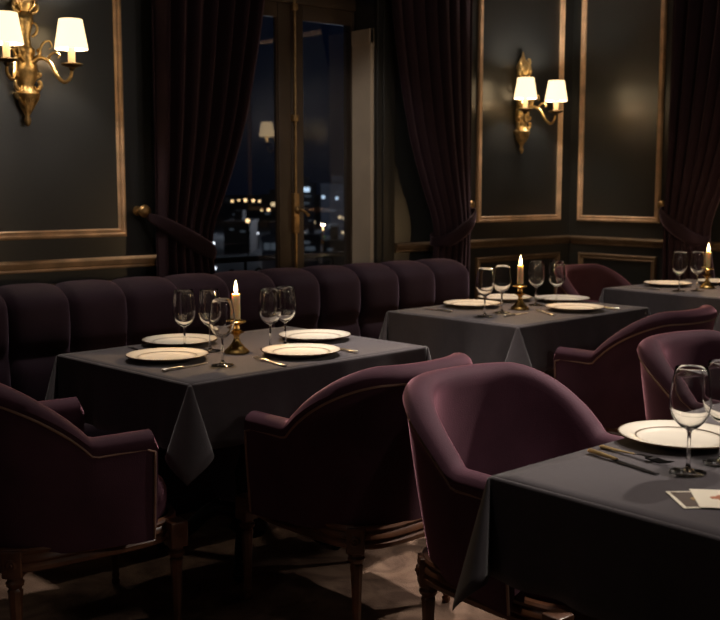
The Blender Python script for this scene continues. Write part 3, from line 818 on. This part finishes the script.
put(KN, 3.480, 3.500, 'silver knife left of the left plate on the middle table', 'knife', GC, 0)
put(KN, 4.170, 3.055, 'silver knife right of the front right plate on the middle table', 'knife', GC, 0)
put(KN, 5.140, 3.490, 'silver knife left of the plate on the farthest table', 'knife', GC, 0)
put(KG, 1.868, 1.440, 'gold-handled dark knife left of the nearest plate, in front of its twin', 'knife', GC, 170)
put(FG, 1.925, 1.452, 'gold-handled dark fork right beside the nearest plate', 'fork', GC, 176)

# cards on the nearest table
def card(name, cx, cy, ang, w, h, z, m_face, border, label, motif=None, motif_m=None):
    r = empty(name, (cx, cy, z), ang)
    MB().box(-w / 2, w / 2, -h / 2, h / 2, 0, 0.0010).build('sheet', M['card_w'], r, smooth=0)
    if border: MB().box(-w / 2 + border, w / 2 - border, -h / 2 + border, h / 2 - border, 0.0010, 0.0013).build('printed_panel', M[m_face], r, smooth=0)
    if motif:
        q = MB()
        for (dx, dy, a, b_, an) in motif:
            n = 20; mx = Matrix.Translation((dx, dy, 0)) @ Matrix.Rotation(rad(an), 4, 'Z')
            q.add([(a * cos(2 * PI * i / n) * (1 + 0.12 * cos(6 * PI * i / n)), b_ * sin(2 * PI * i / n), zz) for zz in (0.0012, 0.0017) for i in range(n)],
                  [tuple(range(n, 2 * n)), tuple(range(n))[::-1]] + [(i, (i + 1) % n, n + (i + 1) % n, n + i) for i in range(n)], mx)
        q.build('motif', M[motif_m], r, smooth=0)
    return tag(r, label, 'card', 'cards on the nearest table')
card('printed_card', 1.765, 1.065, -38, 0.150, 0.108, TOP, 'card_d', 0.0075, 'dark brown card with a cream border, under the cream card', [(-0.030, 0.004, 0.014, 0.009, 20), (-0.018, 0.012, 0.009, 0.005, -30)], 'motif_g')
card('printed_card', 1.790, 1.034, -48, 0.150, 0.120, TOP + 0.0021, 'card_w', 0, 'cream card with a russet motif, on top of the dark card', [(-0.036, 0.004, 0.010, 0.008, 15), (-0.022, -0.008, 0.011, 0.007, -40), (-0.026, 0.014, 0.009, 0.006, 60)], 'motif_r')
card('printed_card', 1.775, 0.930, -50, 0.130, 0.09, TOP, 'grey', 0.005, 'pale card peeking out below the cream card at the right edge')

# ------------------------------------------------------------------ balcony and the city at night
br = empty('balcony_railing', (3.8, 6.0, 0))
MB().box(-2.2, 4.2, -0.03, 0.03, 0.83, 0.865, 0.008).build('handrail', M['iron'], br)
MB().box(-2.2, 4.2, -0.02, 0.02, 0.10, 0.12, 0.004).build('lower_rail', M['iron'], br)
for k in range(17):
    q = MB(); x = -2.1 + k * 0.38
    for s in (-1, 1):
        q.tube(catmull([(x + 0.19 + s * 0.02, 0, 0.12), (x + 0.19 + s * 0.15, 0, 0.3), (x + 0.19 + s * 0.03, 0, 0.48), (x + 0.19 + s * 0.15, 0, 0.68), (x + 0.19 + s * 0.08, 0, 0.78), (x + 0.19 + s * 0.03, 0, 0.70)], 6), 0.008, 6)
    q.tube([(x, 0, 0.12), (x, 0, 0.83)], 0.010, 6)
    q.build('scrolled_panel', M['iron'], br)
tag(br, 'black scrolled iron balcony railing outside the window', 'railing')
struct(MB().box(1.5, 9.0, YB + T, 6.2, -0.3, 0.05).build('balcony_floor', M['asphalt'], smooth=0))
GZ = -9.0
struct(MB().box(-150, 700, 20, 900, GZ - 0.5, GZ).build('ground', M['asphalt'], smooth=0))
CA = rad(39.8)
def R_(X, Y): return (X * cos(CA) + Y * sin(CA), -X * sin(CA) + Y * cos(CA))
bcount = [0]
def building(X, Y, w, d, h, m, wins, label):
    """X,Y: middle of the front in metres right of / ahead of the room's corner line of sight; wins: (u, z, width, height, material)"""
    x, y = R_(X, Y)
    r = empty('office_building', (x, y, GZ), -39.8)
    wl = MB().box(-w / 2, w / 2, 0, d, 0, h); wl.box(-w / 2 - .15, w / 2 + .15, -.15, d + .15, h, h + 0.5); wl.box(-w / 5, w / 8, d * .3, d * .7, h + .5, h + 2.0)
    for z in range(3, int(h), 3): wl.box(-w / 2 - .06, w / 2 + .06, -.06, 0.02, z - 0.12, z + 0.12)
    wl.build('facade', m, r, smooth=0)
    for (u, z, ww, hh, mm) in wins:
        MB().box(u - ww / 2, u + ww / 2, -0.10, 0.05, z - hh / 2, z + hh / 2).build('lit_window', M[mm], r, smooth=0)
    return tag(r, label, 'building', 'office buildings in the night view')
def px(p, Y): return (p - 360) / 1050 * Y
def pz(p, Y): return 1.35 - (p - 185) * Y / 1050 - GZ
def bpx(x0, x1, ytop, Y, m, wins, label, d=12):
    X = px((x0 + x1) / 2, Y)
    building(X, Y, (x1 - x0) / 1050 * Y, d, pz(ytop, Y), m, [(px(u, Y) - X, pz(v, Y), a / 1050 * Y, b_ / 1050 * Y, mm) for u, v, a, b_, mm in wins], label)
bpx(321, 356, 186, 210, M['bld'], [(323.5, 197, 3, 3, 'w_cool'), (337, 198, 2.6, 2.6, 'w_cool'), (340, 217, 3, 2.5, 'w_warm'), (345, 218, 3.5, 2.5, 'w_warm'), (343, 232, 2.5, 2, 'w_warm'), (330, 210, 12, 1.5, 'w_dim'), (332, 226, 10, 5, 'w_dim')], 'broad slate office block with white roof lights at the right of the window')
bpx(298, 314, 185, 260, M['bld'], [(306, 189.5, 8, 4.5, 'w_cool'), (307, 203, 5, 2, 'w_dim'), (308, 196, 7, 1.5, 'w_dim'), (310, 222, 3, 2.5, 'w_warm'), (314, 222, 3, 2.5, 'w_warm')], 'office block with a bright pale blue sign beside the window bolt')
bpx(344, 358, 183, 300, M['bld2'], [(348, 187, 6, 6, 'w_cool'), (349, 195, 4, 2, 'w_dim')], 'distant tower with a white-blue sign against the window edge')
bpx(262, 285, 196, 320, M['bld2'], [(275, 204, 7, 3.5, 'w_warm'), (268, 213, 5, 2, 'w_dim'), (280, 215, 4, 1.5, 'w_dim')], 'brown block with a bright white shopfront left of the window bolt')
bpx(224, 262, 205, 360, M['bld'], [(236, 214, 6, 1.5, 'w_dim'), (254, 216, 5, 1.5, 'w_dim')], 'low dark block behind the row of street lamps')
bpx(262, 282, 240, 120, M['bld'], [(267, 246, 6, 7, 'w_dim'), (274, 246, 6, 7, 'w_dim'), (270, 256, 8, 2, 'w_dim')], 'low glass-fronted pavilion with pale windows left of the bolt')
bpx(302, 318, 238, 130, M['bld'], [(306, 242, 8, 3, 'w_dim'), (310, 248, 10, 4, 'w_dim')], 'low pale-lit building just right of the window bolt')
bpx(224, 250, 224, 160, M['bld2'], [(232, 229, 4, 1.5, 'w_dim'), (243, 231, 5, 1.5, 'w_dim')], 'dark low block near the curtain in the night view')
bpx(322, 346, 244, 125, M['bld2'], [(330, 249, 5, 2, 'w_dim')], 'dark flat-roofed shed at the lower right of the view')
for X, Y, z, e in ((-9, 170, -2, 2500), (-4, 190, 0, 2500), (-28, 220, -2, 1500), (-14, 100, -3, 500), (-30, 130, -3, 450)):  # point lights added to brighten the facades, apart from the street lamps
    ld = bpy.data.lights.new('facade_fill', 'POINT'); ld.energy = e; ld.color = (0.8, 0.88, 1.0); ld.shadow_soft_size = 0.5
    lo = bpy.data.objects.new('facade_fill_light', ld); COL.objects.link(lo); q = R_(X, Y); lo.location = (q[0], q[1], z)
def street_lamp(xp, yp, Y, m, size, label):
    x, y = R_(px(xp, Y), Y); z = pz(yp, Y)
    r = empty('street_lamp', (x, y, GZ))
    MB().lathe([(0.001, 0), (0.14, 0), (0.10, 0.5), (0.06, z - size), (0.001, z - size)], 8).build('post', M['iron'], r)
    MB().ball((0, 0, z), size, 10).build('lamp_head', m, r, 80)
    return tag(r, label, 'street lamp', 'street lamps in the night view')
W_, C_ = M['l_warm'], M['l_white']
for xp, yp, Y, m, s, lab in [
    (233, 201, 300, W_, .40, 'first amber street lamp of the row, next to the curtain'), (239.5, 200, 300, W_, .32, 'second amber street lamp of the row from the curtain'),
    (246, 200, 300, W_, .52, 'third and brightest amber street lamp of the row'), (254, 200.5, 300, W_, .48, 'fourth amber street lamp of the row from the curtain'),
    (260, 201, 300, W_, .38, 'last amber street lamp of the row, towards the bolt'), (269, 209.5, 250, W_, .42, 'amber street lamp below the bright shopfront'),
    (262, 210, 260, W_, .22, 'faint amber street lamp below the row'), (248, 220.5, 150, W_, .34, 'bright amber street lamp alone below the row'),
    (213.5, 243, 110, C_, .20, 'white street lamp beside the curtain edge'), (214.5, 268, 100, C_, .18, 'white lamp lowest in the view, above the banquette'),
    (318, 234, 150, W_, .20, 'small amber lamp right of the window bolt'), (333, 240, 140, C_, .10, 'tiny white lamp in front of the shed'),
    (258, 233, 170, C_, .14, 'tiny white lamp above the glass pavilion')]:
    street_lamp(xp, yp, Y, m, s * 0.8, lab)

# ------------------------------------------------------------------ ceiling downlights out of view, added to light tables, chairs, floor and window
def downlight(x, y, tx, ty, tz, watts, ang, label, blend=0.9, size=0.06):
    r = empty('added_downlight', (x, y, H))
    MB().lathe([(0.050, 0), (0.075, 0), (0.078, -0.006), (0.070, -0.012), (0.052, -0.010), (0.050, 0)], 28).build('ring', M['metalw'], r)
    MB().lathe([(0.001, -0.004), (0.050, -0.004)], 28).build('lens', M['lens'], r, smooth=0)
    ld = bpy.data.lights.new('added_spot', 'SPOT'); ld.energy = watts; ld.color = (1, 0.89, 0.78); ld.spot_size = rad(ang); ld.spot_blend = blend; ld.shadow_soft_size = size
    lo = bpy.data.objects.new('added_spot_light', ld); COL.objects.link(lo); lo.location = (x, y, H - 0.03)
    lo.rotation_euler = (Vector((tx, ty, tz)) - lo.location).to_track_quat('-Z', 'Y').to_euler()
    tag(r, label, 'ceiling light', 'added ceiling downlights')
downlight(2.05, 3.20, 2.08, 3.14, 0.75, 125, 78, 'added ceiling downlight over the left table')
downlight(3.85, 3.45, 3.85, 3.38, 0.75, 160, 74, 'added ceiling downlight over the middle table')
downlight(5.40, 3.40, 5.40, 3.40, 0.75, 140, 46, 'added ceiling downlight over the farthest table')
downlight(2.05, 1.00, 2.08, 1.20, 0.75, 120, 50, 'added ceiling downlight over the nearest table')
downlight(3.95, 1.62, 1.87, 1.82, 0.60, 430, 32, 'added ceiling downlight aimed at the front tub chair')
downlight(3.05, 2.95, 2.70, 2.75, 0.0, 330, 40, 'added ceiling downlight over the aisle between the tables')
downlight(4.75, 1.62, 2.95, 1.85, 0.65, 260, 32, 'added ceiling downlight over the chair by the right edge')
downlight(2.95, 3.75, 4.20, 5.10, 1.45, 50, 34, 'added ceiling downlight aimed at the window and the middle curtain')

# unseen pendant globes added as soft fill for the dining room
def pendant(x, y, z, watts, label):
    p = empty('fill_pendant', (x, y, H))
    MB().lathe([(0.001, 0), (0.06, 0), (0.06, -0.012), (0.015, -0.035), (0.001, -0.035)], 24).build('ceiling_rose', M['dbrass'], p)
    MB().tube([(0, 0, -0.03), (0, 0, z - H + 0.13)], 0.006, 8).build('stem', M['dbrass'], p)
    MB().lathe([(0.001, z - H + 0.15), (0.03, z - H + 0.15), (0.045, z - H + 0.11), (0.001, z - H + 0.105)], 20).build('cap', M['dbrass'], p)
    g = MB().ball((0, 0, z - H), 0.12, 28).build('globe', M['globe'], p, 180)
    ld = bpy.data.lights.new('pendant_fill', 'POINT'); ld.energy = watts; ld.color = (1, 0.88, 0.78); ld.shadow_soft_size = 0.12
    lo = bpy.data.objects.new('pendant_fill_light', ld); COL.objects.link(lo); lo.location = (x, y, z - 0.25)
    tag(p, label, 'pendant lamp', 'added globe pendants')
pendant(2.8, -0.6, 2.45, 27, 'dim opal globe pendant added as fill behind the viewer')
pendant(4.4, -0.9, 2.45, 6, 'dim opal globe pendant added as fill to the right behind the viewer')
pendant(-0.4, 1.9, 2.45, 2.5, 'dim opal globe pendant added as fill to the left of the view')

# ------------------------------------------------------------------ night sky, camera
wd = bpy.data.worlds.new('night'); SC.world = wd; wd.use_nodes = True
bg = wd.node_tree.nodes['Background']; bg.inputs['Color'].default_value = (0.0010, 0.0020, 0.0050, 1); bg.inputs['Strength'].default_value = 1.0

cam = bpy.data.cameras.new('camera'); co = bpy.data.objects.new('camera', cam); COL.objects.link(co)
cam.sensor_fit = 'HORIZONTAL'; cam.sensor_width = 36; cam.lens = 1050 / 720 * 36
cam.clip_start = 0.05; cam.clip_end = 3000
co.location = (0, 0, 1.35); co.rotation_euler = (PI / 2 - math.atan(125 / 1050), 0, -rad(90 - 50.2 + 0.0))
cam.dof.use_dof = True; cam.dof.focus_distance = 3.0; cam.dof.aperture_fstop = 5.6
SC.camera = co
SC.view_settings.view_transform = 'Standard'; SC.view_settings.look = 'None'; SC.view_settings.gamma = 1; SC.view_settings.use_curve_mapping = False
SC.view_settings.exposure = 0.0
SC.cycles.use_denoising = True
SC.cycles.max_bounces = 8; SC.cycles.transparent_max_bounces = 24
SC.cycles.sample_clamp_indirect = 4.0
